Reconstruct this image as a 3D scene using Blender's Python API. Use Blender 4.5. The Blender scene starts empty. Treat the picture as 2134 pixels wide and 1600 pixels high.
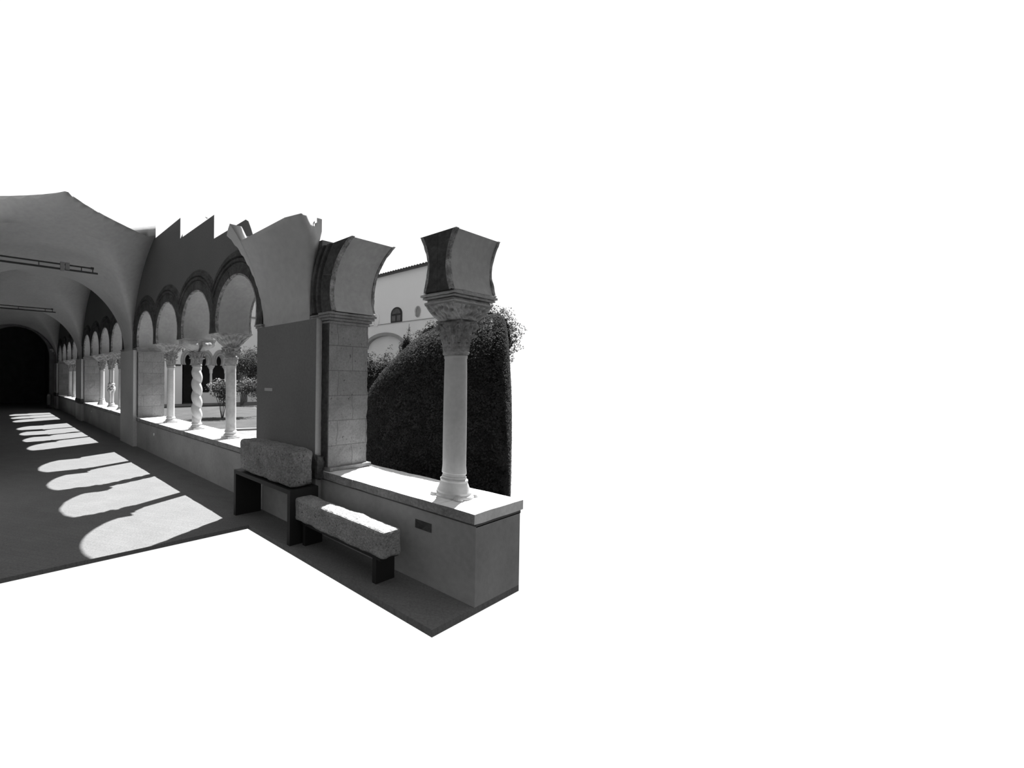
import bpy, bmesh, math, random
from mathutils import Vector, Matrix, noise
random.seed(7)
R = random.random
PI = math.pi
C = bpy.context.scene.collection

# ------------------------------------------------------------------ camera
# X runs from the walk out into the garden, Y along the walk, Z up (metres).
CAM = Vector((-2.9411, 0.0, 1.65))
YAW, PITCH, ROLL, FPX = 0.5821, -0.0123, 0.009, 877.0
fw = Vector((math.sin(YAW)*math.cos(PITCH), math.cos(YAW)*math.cos(PITCH), math.sin(PITCH)))
rt = Vector((math.cos(YAW), -math.sin(YAW), 0))
up = rt.cross(fw)
c_, s_ = math.cos(ROLL), math.sin(ROLL)
crt, cup = rt*c_ + up*s_, up*c_ - rt*s_
cd = bpy.data.cameras.new('camera')
cam = bpy.data.objects.new('camera', cd); C.objects.link(cam)
m = Matrix((crt, cup, -fw)).transposed().to_4x4(); m.translation = CAM
cam.matrix_world = m
cd.sensor_width = 36.0; cd.lens = FPX/2134*36
cd.shift_x = (1067-551)/2134; cd.shift_y = -(800-797)/2134
cd.clip_start = 0.05; cd.clip_end = 500
bpy.context.scene.camera = cam

# ------------------------------------------------------------------ light
w = bpy.data.worlds.new('sky'); bpy.context.scene.world = w; w.use_nodes = True
# hazy glare on the garden and sun side of the sky, a deeper sky overhead and behind
SKY_LOW, SKY_HIGH = 0.47, 1.06
wn, wl = w.node_tree.nodes, w.node_tree.links
wt = wn.new('ShaderNodeTexCoord'); wd = wn.new('ShaderNodeVectorMath'); wd.operation = 'DOT_PRODUCT'
wd.inputs[1].default_value = Vector((0.75, 0.66, 0.0)).normalized()
wl.new(wt.outputs['Generated'], wd.inputs[0])
wz = wn.new('ShaderNodeSeparateXYZ'); wl.new(wt.outputs['Generated'], wz.inputs[0])
wg = wn.new('ShaderNodeMapRange'); wg.interpolation_type = 'SMOOTHSTEP'      # dark ground under the horizon behind
wg.inputs[1].default_value = -.10; wg.inputs[2].default_value = .05; wg.inputs[3].default_value = .10; wg.inputs[4].default_value = SKY_LOW
wl.new(wz.outputs[2], wg.inputs[0])
wr = wn.new('ShaderNodeMapRange'); wr.interpolation_type = 'SMOOTHSTEP'
wr.inputs[1].default_value = 0.12; wr.inputs[2].default_value = 0.50
wr.inputs[3].default_value = SKY_LOW; wr.inputs[4].default_value = SKY_HIGH
wl.new(wd.outputs['Value'], wr.inputs[0]); wl.new(wg.outputs[0], wr.inputs[3])
wl.new(wr.outputs[0], wn['Background'].inputs[1])
wn['Background'].inputs[0].default_value = (1, 1, 1, 1)
sd = bpy.data.lights.new('sun', 'SUN'); sun = bpy.data.objects.new('sun', sd); C.objects.link(sun)
SUN_DIR = Vector((-0.91, -0.33, -1.0)).normalized()
sun.rotation_euler = SUN_DIR.to_track_quat('-Z', 'Y').to_euler()
sun.location = (12, 8, 16)
sd.energy = 21.0; sd.angle = math.radians(0.53); sd.color = (1, 1, 1)
vs = bpy.context.scene.view_settings
vs.view_transform = 'Standard'; vs.look = 'None'; vs.exposure = 0.0; vs.gamma = 1.0; vs.use_curve_mapping = False

# ------------------------------------------------------------------ extent of the modelled place
# The arcade is built from Y = Y0 onward and its near bay up to Z_NEAR, the vault from the first pier onward.
Y0, Z_NEAR, Z_STUB = 1.68, 3.02, 3.32
def level(y):
    """how high the nearest full bay is built: it ends in level steps, like toothed masonry"""
    return 3.5 if y < 5.2 else 3.8 if y < 5.93 else 4.17 if y < 7.305 else 4.55 if y < 8.66 else 9.0
def stop(bm, *planes):
    """end a mesh at upright or level planes: (axis, sign, value) keeps what lies on that side, and closes the cut"""
    for ax, sg, v in planes:
        no = Vector((0, 0, 0)); no[ax] = -sg; co = Vector((0, 0, 0)); co[ax] = v
        r = bmesh.ops.bisect_plane(bm, geom=bm.verts[:]+bm.edges[:]+bm.faces[:], plane_co=co, plane_no=no, clear_outer=True, dist=1e-6)
        es = [e for e in r['geom_cut'] if isinstance(e, bmesh.types.BMEdge) and e.is_valid and len(e.link_faces) == 1]
        if es: bmesh.ops.holes_fill(bm, edges=es, sides=0)
    return bm

def near_stop(bm):
    """the near bay: lower over the near column, higher towards the pier"""
    low = bm.copy(); stop(low, (1, 1, Y0), (1, -1, 2.40), (2, -1, 2.79)); stop(bm, (1, 1, 2.40), (2, -1, Z_NEAR))
    me = bpy.data.meshes.new('tmp'); low.to_mesh(me); low.free(); bm.from_mesh(me); bpy.data.meshes.remove(me)

# ------------------------------------------------------------------ materials (a black and white place)
def lin(s): s /= 255; return s/12.92 if s <= .04045 else ((s+.055)/1.055)**2.4
def mat(name, g, rough=.9, scale=3.0, amt=.12, bump=0.0, bscale=40.0, fine=.06, pits=0.0, pscale=35.0, pcol=.25, spec=.2):
    m = bpy.data.materials.new(name); m.use_nodes = True; nt = m.node_tree; N = nt.nodes; L = nt.links
    b = N['Principled BSDF']; b.inputs['Roughness'].default_value = rough
    b.inputs['Specular IOR Level'].default_value = spec
    tc = N.new('ShaderNodeTexCoord')
    n1 = N.new('ShaderNodeTexNoise'); n1.inputs['Scale'].default_value = scale; n1.inputs['Detail'].default_value = 6
    n2 = N.new('ShaderNodeTexNoise'); n2.inputs['Scale'].default_value = bscale; n2.inputs['Detail'].default_value = 4
    L.new(tc.outputs['Object'], n1.inputs['Vector']); L.new(tc.outputs['Object'], n2.inputs['Vector'])
    a = N.new('ShaderNodeMapRange'); a.inputs[1].default_value = .3; a.inputs[2].default_value = .7
    a.inputs[3].default_value = g*(1-amt); a.inputs[4].default_value = g*(1+amt)
    L.new(n1.outputs['Fac'], a.inputs[0])
    f = N.new('ShaderNodeMapRange'); f.inputs[1].default_value = .3; f.inputs[2].default_value = .7
    f.inputs[3].default_value = 1-fine; f.inputs[4].default_value = 1+fine
    L.new(n2.outputs['Fac'], f.inputs[0])
    mu = N.new('ShaderNodeMath'); mu.operation = 'MULTIPLY'; L.new(a.outputs[0], mu.inputs[0]); L.new(f.outputs[0], mu.inputs[1])
    out = mu.outputs[0]
    if pits > 0:
        v = N.new('ShaderNodeTexNoise'); v.inputs['Scale'].default_value = pscale; v.inputs['Detail'].default_value = 3
        L.new(tc.outputs['Object'], v.inputs['Vector'])
        r = N.new('ShaderNodeMapRange'); r.inputs[1].default_value = .68-pits*.1; r.inputs[2].default_value = .74-pits*.1
        r.inputs[3].default_value = 1; r.inputs[4].default_value = pcol
        L.new(v.outputs['Fac'], r.inputs[0])
        m2 = N.new('ShaderNodeMath'); m2.operation = 'MULTIPLY'; L.new(out, m2.inputs[0]); L.new(r.outputs[0], m2.inputs[1]); out = m2.outputs[0]
    m['out'] = 1
    cb = N.new('ShaderNodeCombineColor')
    for i in range(3): L.new(out, cb.inputs[i])
    L.new(cb.outputs[0], b.inputs['Base Color'])
    if bump:
        bp = N.new('ShaderNodeBump'); bp.inputs['Strength'].default_value = bump; bp.inputs['Distance'].default_value = .02
        L.new(n2.outputs['Fac'], bp.inputs['Height']); L.new(bp.outputs[0], b.inputs['Normal'])
    m.node_tree.nodes.active = mu
    return m
def block_mat(name, g, bw, bh, mortar=.008, mcol=.35, vec='side', bump=.3, pits=.5, var=.12, amt=.12, rot=0):
    """masonry: a brick pattern laid on (x+y, z) or, for floors, on (x, y)"""
    m = mat(name, g, pits=pits, pscale=30, bump=bump, bscale=55, amt=amt, fine=.15)
    nt = m.node_tree; N = nt.nodes; L = nt.links
    tc = [n for n in N if n.type == 'TEX_COORD'][0]; cb = [n for n in N if n.type == 'COMBINE_COLOR'][0]
    mp = N.new('ShaderNodeCombineXYZ'); sp = N.new('ShaderNodeSeparateXYZ')
    if rot:
        mm = N.new('ShaderNodeMapping'); mm.inputs['Rotation'].default_value[2] = rot
        L.new(tc.outputs['Object'], mm.inputs[0]); L.new(mm.outputs[0], sp.inputs[0])
    else: L.new(tc.outputs['Object'], sp.inputs[0])
    if vec == 'side':
        ad = N.new('ShaderNodeMath'); L.new(sp.outputs[0], ad.inputs[0]); L.new(sp.outputs[1], ad.inputs[1])
        L.new(ad.outputs[0], mp.inputs[0]); L.new(sp.outputs[2], mp.inputs[1])
    else:
        L.new(sp.outputs[0], mp.inputs[0]); L.new(sp.outputs[1], mp.inputs[1])
    b = N.new('ShaderNodeTexBrick'); b.inputs['Scale'].default_value = 1; b.inputs['Mortar Size'].default_value = mortar
    b.inputs['Mortar Smooth'].default_value = .3
    b.inputs['Brick Width'].default_value = bw; b.inputs['Row Height'].default_value = bh
    b.inputs['Color1'].default_value = (1-var,)*3+(1,); b.inputs['Color2'].default_value = (1+var,)*3+(1,)
    b.inputs['Mortar'].default_value = (mcol,)*3+(1,)
    L.new(mp.outputs[0], b.inputs['Vector'])
    mx = N.new('ShaderNodeVectorMath'); mx.operation = 'MULTIPLY'
    L.new(cb.outputs[0], mx.inputs[0]); L.new(b.outputs['Color'], mx.inputs[1])
    L.new(mx.outputs[0], N['Principled BSDF'].inputs['Base Color'])
    return m
M = {}
M['plaster'] = mat('lime plaster', 0.38, amt=.10, scale=1.2, bump=.12, bscale=25)
M['vault'] = mat('vault plaster', 0.37, amt=.07, scale=.9, bump=.05, bscale=12)
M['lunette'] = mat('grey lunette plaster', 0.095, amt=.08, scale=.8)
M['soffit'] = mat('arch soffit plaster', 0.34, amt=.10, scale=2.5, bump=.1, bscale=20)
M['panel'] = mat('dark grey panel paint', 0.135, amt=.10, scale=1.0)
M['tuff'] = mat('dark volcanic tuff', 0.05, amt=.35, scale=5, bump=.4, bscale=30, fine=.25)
M['edge'] = mat('broken arris stone', .22, amt=.5, scale=14, bump=.5, bscale=60, fine=.3)
M['pier'] = block_mat('pier ashlar', 0.2, .43, .262, mortar=.005, mcol=.62, pits=.25, var=.07)
M['impost'] = mat('impost stone', 0.21, amt=.2, scale=6, bump=.3, bscale=50, fine=.15)
M['parapet'] = mat('parapet plaster', 0.265, amt=.16, scale=1.6, bump=.1, bscale=20)
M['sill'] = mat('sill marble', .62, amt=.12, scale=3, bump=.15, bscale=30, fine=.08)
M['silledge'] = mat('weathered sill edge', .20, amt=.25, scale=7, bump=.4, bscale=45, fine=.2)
M['mortar'] = mat('dark bedding mortar', .09, amt=.2)  # one even dark tone for the bedding joint
M['marble'] = mat('white marble', 0.4, amt=.10, scale=4, bump=.08, bscale=30, rough=.6, spec=.4)
M['veined'] = mat('streaked marble', 0.36, amt=.22, scale=7, bump=.1, bscale=30, rough=.6, spec=.4, pits=.3, pscale=9, pcol=.7)
M['carved'] = mat('carved marble', 0.25, amt=.22, scale=9, bump=.6, bscale=45, fine=.18, rough=.8)
M['carved_light'] = mat('carved pale marble', 0.31, amt=.15, scale=9, bump=.4, bscale=40, fine=.12, rough=.8)
M['floor'] = block_mat('floor brick', .128, .22, .07, mortar=.003, mcol=.86, vec='floor', bump=.1, pits=0, var=.035, amt=.05, rot=.9)
M['block'] = mat('rough grey stone', 0.185, amt=.22, scale=6, bump=.9, bscale=55, fine=.3, pits=.6, pscale=45)
M['beam'] = mat('rough pale stone', 0.24, amt=.2, scale=6, bump=.8, bscale=55, fine=.25, pits=.4, pscale=45)
M['steel'] = mat('blackened steel', .012, rough=.6, amt=.1, spec=.4)
M['black'] = mat('black metal', .012, rough=.5, spec=.4)
M['boxgrey'] = mat('grey fitting', .16, rough=.6)
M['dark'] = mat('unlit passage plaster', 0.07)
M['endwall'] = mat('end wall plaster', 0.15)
M['far'] = mat('pale garden plaster', 0.92, amt=.05, scale=.5)
M['farhigh'] = mat('pale upper plaster', 0.95, amt=.04, scale=.4)
M['fartrim'] = mat('grey plaster moulding', .36, amt=.1)
M['farpier'] = mat('grey garden pier stone', .20, amt=.25, scale=3)
M['tile'] = mat('roof tile', .12, amt=.3, scale=8)
M['frame'] = mat('dark window frame', .05)
M['glass'] = mat('window pane', .11, rough=.15, amt=.3, scale=2, spec=.5)
M['grass'] = mat('mown grass', .046, amt=.25, scale=1.5, bump=.8, bscale=40, fine=.45)
M['gravel'] = mat('pale gravel', .16, amt=.15, scale=5, bump=.6, bscale=60, fine=.35)
M['kerb'] = mat('pale kerb stone', .22, amt=.1)
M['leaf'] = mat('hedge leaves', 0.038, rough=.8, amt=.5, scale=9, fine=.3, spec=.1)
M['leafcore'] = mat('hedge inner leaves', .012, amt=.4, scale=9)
M['leaf2'] = mat('tree leaves', 0.055, rough=.8, amt=.4, scale=5, fine=.3, spec=.1)
M['roseleaf'] = mat('rose leaves', .07, rough=.8, amt=.5, scale=6, fine=.3, spec=.1)
M['blossom'] = mat('pale blossoms', .25, amt=.1)
M['bark'] = mat('bark', .06, amt=.3, scale=12)
M['plate'] = mat('pale label card', .30, amt=.02)
M['ext'] = mat('grey cylinder paint', .20, rough=.4)

for k_ in ('leaf', 'leaf2', 'roseleaf', 'blossom'):
    nt = M[k_].node_tree; N = nt.nodes; L = nt.links
    tr = N.new('ShaderNodeBsdfTranslucent'); mx = N.new('ShaderNodeMixShader'); mx.inputs[0].default_value = .42
    cb = [n for n in N if n.type == 'COMBINE_COLOR'][0]; sc = N.new('ShaderNodeVectorMath'); sc.operation = 'SCALE'; sc.inputs['Scale'].default_value = 1.5
    L.new(cb.outputs[0], sc.inputs[0]); L.new(sc.outputs[0], tr.inputs['Color'])
    L.new(N['Principled BSDF'].outputs[0], mx.inputs[1]); L.new(tr.outputs[0], mx.inputs[2])
    L.new(mx.outputs[0], N['Material Output'].inputs['Surface'])

# ------------------------------------------------------------------ object helpers
def tag(o, label=None, cat=None, group=None, kind=None):
    if label: o['label'] = label
    if cat: o['category'] = cat
    if group: o['group'] = group
    if kind: o['kind'] = kind
    return o
def thing(name, loc, label, cat, group=None):
    o = bpy.data.objects.new(name, None); C.objects.link(o); o.location = loc; o.empty_display_size = .1
    return tag(o, label, cat, group)
def build(name, bm, m, parent=None, smooth=False, base=None):
    off = None
    if parent is not None:
        off = Vector(parent.location)
        p = parent.parent
        while p is not None: off += Vector(p.location); p = p.parent
    elif base is not None: off = Vector(base)
    if off is not None:
        for v in bm.verts: v.co -= off
    if len(bm.faces) == 0: bm.free(); return None
    bmesh.ops.recalc_face_normals(bm, faces=bm.faces[:]) if len(bm.faces) < 20000 else None
    if smooth:
        for f in bm.faces: f.smooth = True
    me = bpy.data.meshes.new(name); bm.to_mesh(me); bm.free()
    for x in (m if isinstance(m, (list, tuple)) else [m]): me.materials.append(x)
    o = bpy.data.objects.new(name, me); C.objects.link(o)
    if parent is not None: o.parent = parent
    elif base is not None: o.location = base
    return o
def struct(name, bm, m, smooth=False):
    o = build(name, bm, m, None, smooth)
    if o: o['kind'] = 'structure'
    return o
def nb(): return bmesh.new()
def box(bm, x0, x1, y0, y1, z0, z1, mi=0, n=None):
    vs_ = [bm.verts.new((x, y, z)) for x in (x0, x1) for y in (y0, y1) for z in (z0, z1)]
    for q in ((0,1,3,2), (4,6,7,5), (0,4,5,1), (2,3,7,6), (0,2,6,4), (1,5,7,3)):
        f = bm.faces.new([vs_[i] for i in q]); f.material_index = mi
    return vs_
def grid_box(bm, x0, x1, y0, y1, z0, z1, step, amp=0.0, nscale=6.0, rnd=0.0, seed=0.0, mi=0):
    """a box cut into small facets, its arrises rounded and its faces roughened"""
    nx = max(1, round((x1-x0)/step)); ny = max(1, round((y1-y0)/step)); nz = max(1, round((z1-z0)/step))
    V = {}
    cx, cy, cz = (x0+x1)/2, (y0+y1)/2, (z0+z1)/2
    hx, hy, hz = (x1-x0)/2, (y1-y0)/2, (z1-z0)/2
    def vert(i, j, k):
        if (i, j, k) not in V:
            p = Vector((x0+(x1-x0)*i/nx, y0+(y1-y0)*j/ny, z0+(z1-z0)*k/nz))
            if rnd:
                r = rnd; q = Vector((max(-hx+r, min(hx-r, p.x-cx)), max(-hy+r, min(hy-r, p.y-cy)), max(-hz+r, min(hz-r, p.z-cz))))
                d = p-Vector((cx, cy, cz))-q
                if d.length > 1e-6: p = Vector((cx, cy, cz))+q+d.normalized()*min(r, d.length)
            if amp:
                s = Vector((seed, seed*2, -seed))
                d = (p-Vector((cx, cy, cz))); d = Vector((d.x/hx, d.y/hy, d.z/hz)); 
                d = Vector((d.x**5, d.y**5, d.z**5)); 
                if d.length > 0: d.normalize()
                p = p + d*amp*(noise.noise(p*nscale+s)*1.2+.6*noise.noise(p*nscale*3+s))
            V[(i, j, k)] = bm.verts.new(p)
        return V[(i, j, k)]
    def quad(a, b, c, d):
        try: f = bm.faces.new((a, b, c, d)); f.material_index = mi
        except ValueError: pass
    for i in range(nx):
        for j in range(ny):
            for k in (0, nz): quad(vert(i, j, k), vert(i+1, j, k), vert(i+1, j+1, k), vert(i, j+1, k))
    for i in range(nx):
        for k in range(nz):
            for j in (0, ny): quad(vert(i, j, k), vert(i+1, j, k), vert(i+1, j, k+1), vert(i, j, k+1))
    for j in range(ny):
        for k in range(nz):
            for i in (0, nx): quad(vert(i, j, k), vert(i, j+1, k), vert(i, j+1, k+1), vert(i, j, k+1))
def lathe(bm, cx, cy, prof, seg=32, fn=None, cap=True):
    """prof: (radius, z) from the bottom up; fn(angle, z, r) may bend the ring"""
    rings = []
    for r, z in prof:
        ring = []
        for s in range(seg):
            a = 2*PI*s/seg
            if fn: dx, dy, rr = fn(a, z, r)
            else: dx, dy, rr = 0, 0, r
            ring.append(bm.verts.new((cx+dx+rr*math.cos(a), cy+dy+rr*math.sin(a), z)))
        rings.append(ring)
    for a, b in zip(rings, rings[1:]):
        for s in range(seg): bm.faces.new((a[s], a[(s+1) % seg], b[(s+1) % seg], b[s]))
    if cap: bm.faces.new(rings[0][::-1]); bm.faces.new(rings[-1])
def tube(bm, pts, rad, seg=8):
    pts = [Vector(p) for p in pts]; rings = []
    for i, p in enumerate(pts):
        d = (pts[min(i+1, len(pts)-1)]-pts[max(i-1, 0)]).normalized()
        a = d.orthogonal().normalized(); b = d.cross(a)
        r = rad[i] if isinstance(rad, (list, tuple)) else rad
        rings.append([bm.verts.new(p+a*r*math.cos(2*PI*s/seg)+b*r*math.sin(2*PI*s/seg)) for s in range(seg)])
    for a, b in zip(rings, rings[1:]):
        for s in range(seg): bm.faces.new((a[s], a[(s+1) % seg], b[(s+1) % seg], b[s]))
    bm.faces.new(rings[0][::-1]); bm.faces.new(rings[-1])

# ------------------------------------------------------------------ measures of the near range
TH = 0.655           # depth of the piers and the sill
TW = 0.60            # thickness of the arcade wall above them
SILL = 0.68; SPR = 2.335; BAY = 6.55; XC = 0.31
NECK = 1.845
END = 23.9
bays = {0: [1.36, 2.665], 1: [5.24, 6.62, 7.99, 9.33]}
for k in (2, 3): bays[k] = [c+BAY*(k-1) for c in bays[1]]
RAD = {0: .57, 1: .585, 2: .585, 3: .585}
def ZC(r): return 3.1-r
piers = [3.31+BAY*k for k in range(4)]; piers[0] = 3.265
PW = 1.33

W2 = 1.9
def vz(x, y):
    u = min(1, abs(x+W2)/W2)
    yc = 7.27+BAY*round((y-7.27-.14)/BAY)
    v = (y-yc)/(3.05 if yc > 2 else 2.86) if y > yc else (yc-y)/2.77
    if v >= 1: return 2.25+1.85*math.sqrt(max(0, 1-u*u))
    su, sv = math.sqrt(max(0, 1-u*u)), math.sqrt(max(0, 1-v*v))
    def web1():
        k = (1-v)/max(1e-3, 1-u) if v < 1 else 0
        return 2.25+su*(1.85+.45*min(1, k))
    def web2():
        k = (u-v)/max(1e-3, 1-v)
        return 2.25+sv*(2.3+.35*max(0, min(1, k)))
    return web1() if v >= u else web2()

# ---- walls pierced by horseshoe arches.  P(u, w, z) places a point: u along the wall, w through it
def arch_profile(c, r, zc, zs, n=40, stilt=0.0):
    al = math.asin(min(1, max(-1, (zc-zs)/r)))
    return [(c+r*math.cos(t), zc+r*math.sin(t)) for t in [-al+(PI+2*al)*i/n for i in range(n+1)]]
def arch_cell(bm, P, u0, u1, c, r, zc, zs, zt, w0, w1, n=48, mi_s=1, topf=None):
    al = math.asin((zc-zs)/r)
    th = [-al+(PI+2*al)*i/n for i in range(n+1)]
    for (u, z) in ((u1, zt), (u0, zt)):
        th.append(math.atan2(z-zc, u-c) % (2*PI))
    th = sorted(set(th))
    inn, outr = [], []
    for t in th:
        ct, st = math.cos(t), math.sin(t)
        inn.append((c+r*ct, zc+r*st))
        k = 1e9
        if ct > 1e-9: k = min(k, (u1-c)/ct)
        if ct < -1e-9: k = min(k, (u0-c)/ct)
        if st > 1e-9: k = min(k, (zt-zc)/st)
        zo = max(zs, zc+k*st)
        if topf and zo > zc+r+.05: zo = max(zc+r+.05, min(zo, topf(c+k*ct)))
        outr.append((c+k*ct, zo))
    rows = {}
    for w_, tagw in ((w0, 0), (w1, 1)):
        rows[tagw] = ([bm.verts.new(P(u, w_, z)) for u, z in inn], [bm.verts.new(P(u, w_, z)) for u, z in outr])
        I, O = rows[tagw]
        for i in range(len(th)-1):
            q = [I[i], O[i], O[i+1], I[i+1]]
            if (O[i].co-O[i+1].co).length < 1e-7: q = [I[i], O[i], I[i+1]]
            bm.faces.new(q)
    A, B = rows[0][0], rows[1][0]
    # the soffit, cut into strips so that its plaster can waver
    for i in range(len(th)-1):
        f = bm.faces.new((A[i], A[i+1], B[i+1], B[i])); f.material_index = mi_s
    for (ua, ub) in ((u0, inn[-1][0]), (inn[0][0], u1)):
        vv = [bm.verts.new(P(u, w_, zs)) for u, w_ in ((ua, w0), (ub, w0), (ub, w1), (ua, w1))]
        bm.faces.new(vv)
def PR(u, w_, z): return Vector((w_, u, z))
bm = nb(); ZT = 5.3
def wall_top(y): return vz(0, y)+.14
for k, cs in bays.items():
    r = RAD[k]; zc = ZC(r)
    lo = 0.7 if k == 0 else piers[k-1]+PW-.12
    hi = piers[k]+.12
    mids = [(a+b)/2 for a, b in zip(cs, cs[1:])]
    bounds = [lo]+mids+[hi]
    for c, u0, u1 in zip(cs, bounds, bounds[1:]):
        cell = nb(); arch_cell(cell, PR, u0, u1, c, r, zc, SPR, 3.4 if k == 0 else min(ZT, level(c+.1)), 0, TW, n=72, topf=wall_top if k else None)
        if k == 0: near_stop(cell)
        tmp_ = bpy.data.meshes.new('tmp'); cell.to_mesh(tmp_); cell.free(); bm.from_mesh(tmp_); bpy.data.meshes.remove(tmp_)
for k, p in enumerate(piers): box(bm, 0, TW, p+.12, min(END, p+PW-.12), SPR, 3.1 if k == 0 else 3.9)
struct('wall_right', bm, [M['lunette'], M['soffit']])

# archivolts: dark mouldings round each arch, meeting in cusps over the columns
PROF = [(.0, 0), (.0, -.012), (.155, -.012), (.165, -.002), (.18, -.028), (.215, -.028), (.228, -.006), (.245, -.038), (.285, -.038), (.30, -.014), (.33, -.012), (.345, 0)]
ti = 0
for k, cs in bays.items():
    r = RAD[k]; zc = ZC(r)
    for i, c in enumerate(cs):
        lo = (cs[i-1]+c)/2 if i else (4.51+BAY*(k-1) if k else -9)
        hi = (cs[i+1]+c)/2 if i < len(cs)-1 else piers[k]+.27
        bm = nb(); n = 64; rows = []
        for dr, x0 in PROF:
            rr = r+dr; al = math.asin((zc-SPR)/rr); row = []
            for j in range(n+1):
                t = -al+(PI+2*al)*j/n
                x = x0; wob = 1+.006*noise.noise(Vector((c*3, t*5, dr*9)))
                y = max(lo, min(hi, c+rr*wob*math.cos(t)))
                jag = .010*noise.noise(Vector((c*5, t*16, 3))) if dr == 0 else 0
                if y in (lo, hi): x = max(x, -.013)
                row.append(bm.verts.new((x-.001, y+jag*math.cos(t), zc+rr*wob*math.sin(t)+jag*math.sin(t))))
            rows.append(row)
        for a, b in zip(rows, rows[1:]):
            for j in range(n): bm.faces.new((a[j], a[j+1], b[j+1], b[j]))
        bmesh.ops.remove_doubles(bm, verts=bm.verts[:], dist=1e-5)
        if k == 0: near_stop(bm)
        ti += 1; struct('trim_%d' % ti, bm, M['tuff'])
        # chipped arris stones on the walk side and the garden side of the soffit
        bm = nb(); n = 90
        for x0, x1, dr in ((-.014, .030, .008), (TW-.012, TW+.02, .008)):
            rows = []
            for (x, d) in ((x0, 0), (x0, -dr), (x1, -dr), (x1, 0)):
                al = math.asin((zc-SPR)/r); row = []
                for j in range(n+1):
                    t = -al+(PI+2*al)*j/n
                    q = 1+1.3*noise.noise(Vector((c*7, t*4.3, x0*30)))+.6*noise.noise(Vector((c, t*17, x0*9)))
                    rr = r+d*max(.15, q) if d else r+.012
                    row.append(bm.verts.new((x+(.006*noise.noise(Vector((c, t*13, 5))) if x == x1 else 0), c+rr*math.cos(t), zc+rr*math.sin(t))))
                rows.append(row)
            for a, b in zip(rows, rows[1:]+rows[:1]):
                for j in range(n): bm.faces.new((a[j], a[j+1], b[j+1], b[j]))
        if k == 0: near_stop(bm)
        ti += 1; struct('trim_%d' % ti, bm, M['edge'])

for (ya, za, yb, zb, lab) in ((5.46, 3.20, 5.38, 3.07, 'dark crack at the far side of the nearest full arch crown'),
        (4.775, 3.10, 4.85, 2.98, 'dark crack at the near side of the nearest full arch crown'),
        (3.35, 2.728, 3.215, 2.70, 'dark crack low on the arch above the near pier')):
    bm = nb(); d = Vector((0, yb-ya, zb-za)).normalized(); q = Vector((0, -d.z, d.y))*.011  # thin black strips laid on to stand for dark cracks in the arches
    a_, b_ = Vector((0, ya, za)), Vector((0, yb, zb))
    v8 = [bm.verts.new(p_+Vector((xx, 0, 0))) for xx in (-.018, -.005) for p_ in (a_-q*.4, a_+q*.4, b_+q, b_-q)]
    for f_ in ((0, 1, 2, 3), (7, 6, 5, 4), (0, 4, 5, 1), (1, 5, 6, 2), (2, 6, 7, 3), (3, 7, 4, 0)): bm.faces.new([v8[i] for i in f_])
    o = build('arch_crack', bm, M['black'], base=a_)
    if o: tag(o, lab, 'crack')

# parapet wall, its bedding line and its marble sill
bm = nb(); box(bm, 0.0, TH-.02, Y0, END, 0, .585)
struct('wall_parapet', bm, M['parapet'])
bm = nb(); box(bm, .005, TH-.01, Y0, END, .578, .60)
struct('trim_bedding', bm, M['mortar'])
bm = nb()
y = 1.0
while y < END:
    L_ = random.uniform(.85, 1.25)
    grid_box(bm, -.022, TH+.03, y+.0003, min(END, y+L_)-.0003, .601, SILL, .11, amp=.006, nscale=8, rnd=.006, seed=y)
    y += L_
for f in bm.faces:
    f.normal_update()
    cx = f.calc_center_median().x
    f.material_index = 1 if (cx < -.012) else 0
stop(bm, (1, 1, Y0))
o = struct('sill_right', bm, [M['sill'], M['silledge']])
o.name = 'trim_sill'

# stone piers with their imposts
pl = ['squared tuff pier behind the dark panel, nearest of the row', 'squared stone pier at the far end of the three columns with the twisted one',
      'squared stone pier beyond the knotted column', 'farthest squared stone pier at the dark end of the walk']
for k, p in enumerate(piers):
    y1 = min(p+PW, END); TD = TH-.07 if k == 0 else TH
    t = thing('stone_pier', (TH/2, (p+y1)/2, SILL), pl[k], 'pier', 'stone piers between the bays')
    bm = nb(); grid_box(bm, .005, TD-.005, p, y1, SILL, 2.225, .045 if k == 0 else .09, amp=.010, nscale=9, rnd=.012, seed=k)
    build('shaft', bm, M['pier'], t)
    bm = nb()
    for z0, z1, e in ((2.215, 2.245, .012), (2.245, 2.275, .030), (2.275, 2.303, .048), (2.303, SPR-.006, .062)):
        grid_box(bm, .002, TD+e, p-e, y1+e, z0, z1, .06 if k == 0 else .15, amp=.005, nscale=12, rnd=.008, seed=z0)
        grid_box(bm, -e*.8, .03, p-e, p+(.12 if k == 0 else .05), z0, z1, .04, amp=.006, nscale=12, rnd=.008, seed=z0+2)
        grid_box(bm, -e*.8, .03, y1-.12, y1+e, z0, z1, .04, amp=.006, nscale=12, rnd=.008, seed=z0+5)
    build('impost', bm, M['impost'], t)
    bm = nb(); grid_box(bm, -.006, .007, p+.004, p+(.10 if k == 0 else .06), SILL+.05, 2.21, .05, amp=.004, nscale=14, seed=k)  # thin dark sheet puts the shade of the pier's walk-side face into colour
    o_ = build('shade_facing', bm, M['tuff'], t)
    if o_: o_['label'] = 'narrow stone face darkened for shade'
    if k == 0:
        bm = nb(); grid_box(bm, .002, TD+.03, p-.035, y1, SILL+.001, SILL+.045, .05, amp=.008, nscale=10, rnd=.012, seed=4)
        build('plinth', bm, M['impost'], t)

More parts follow.
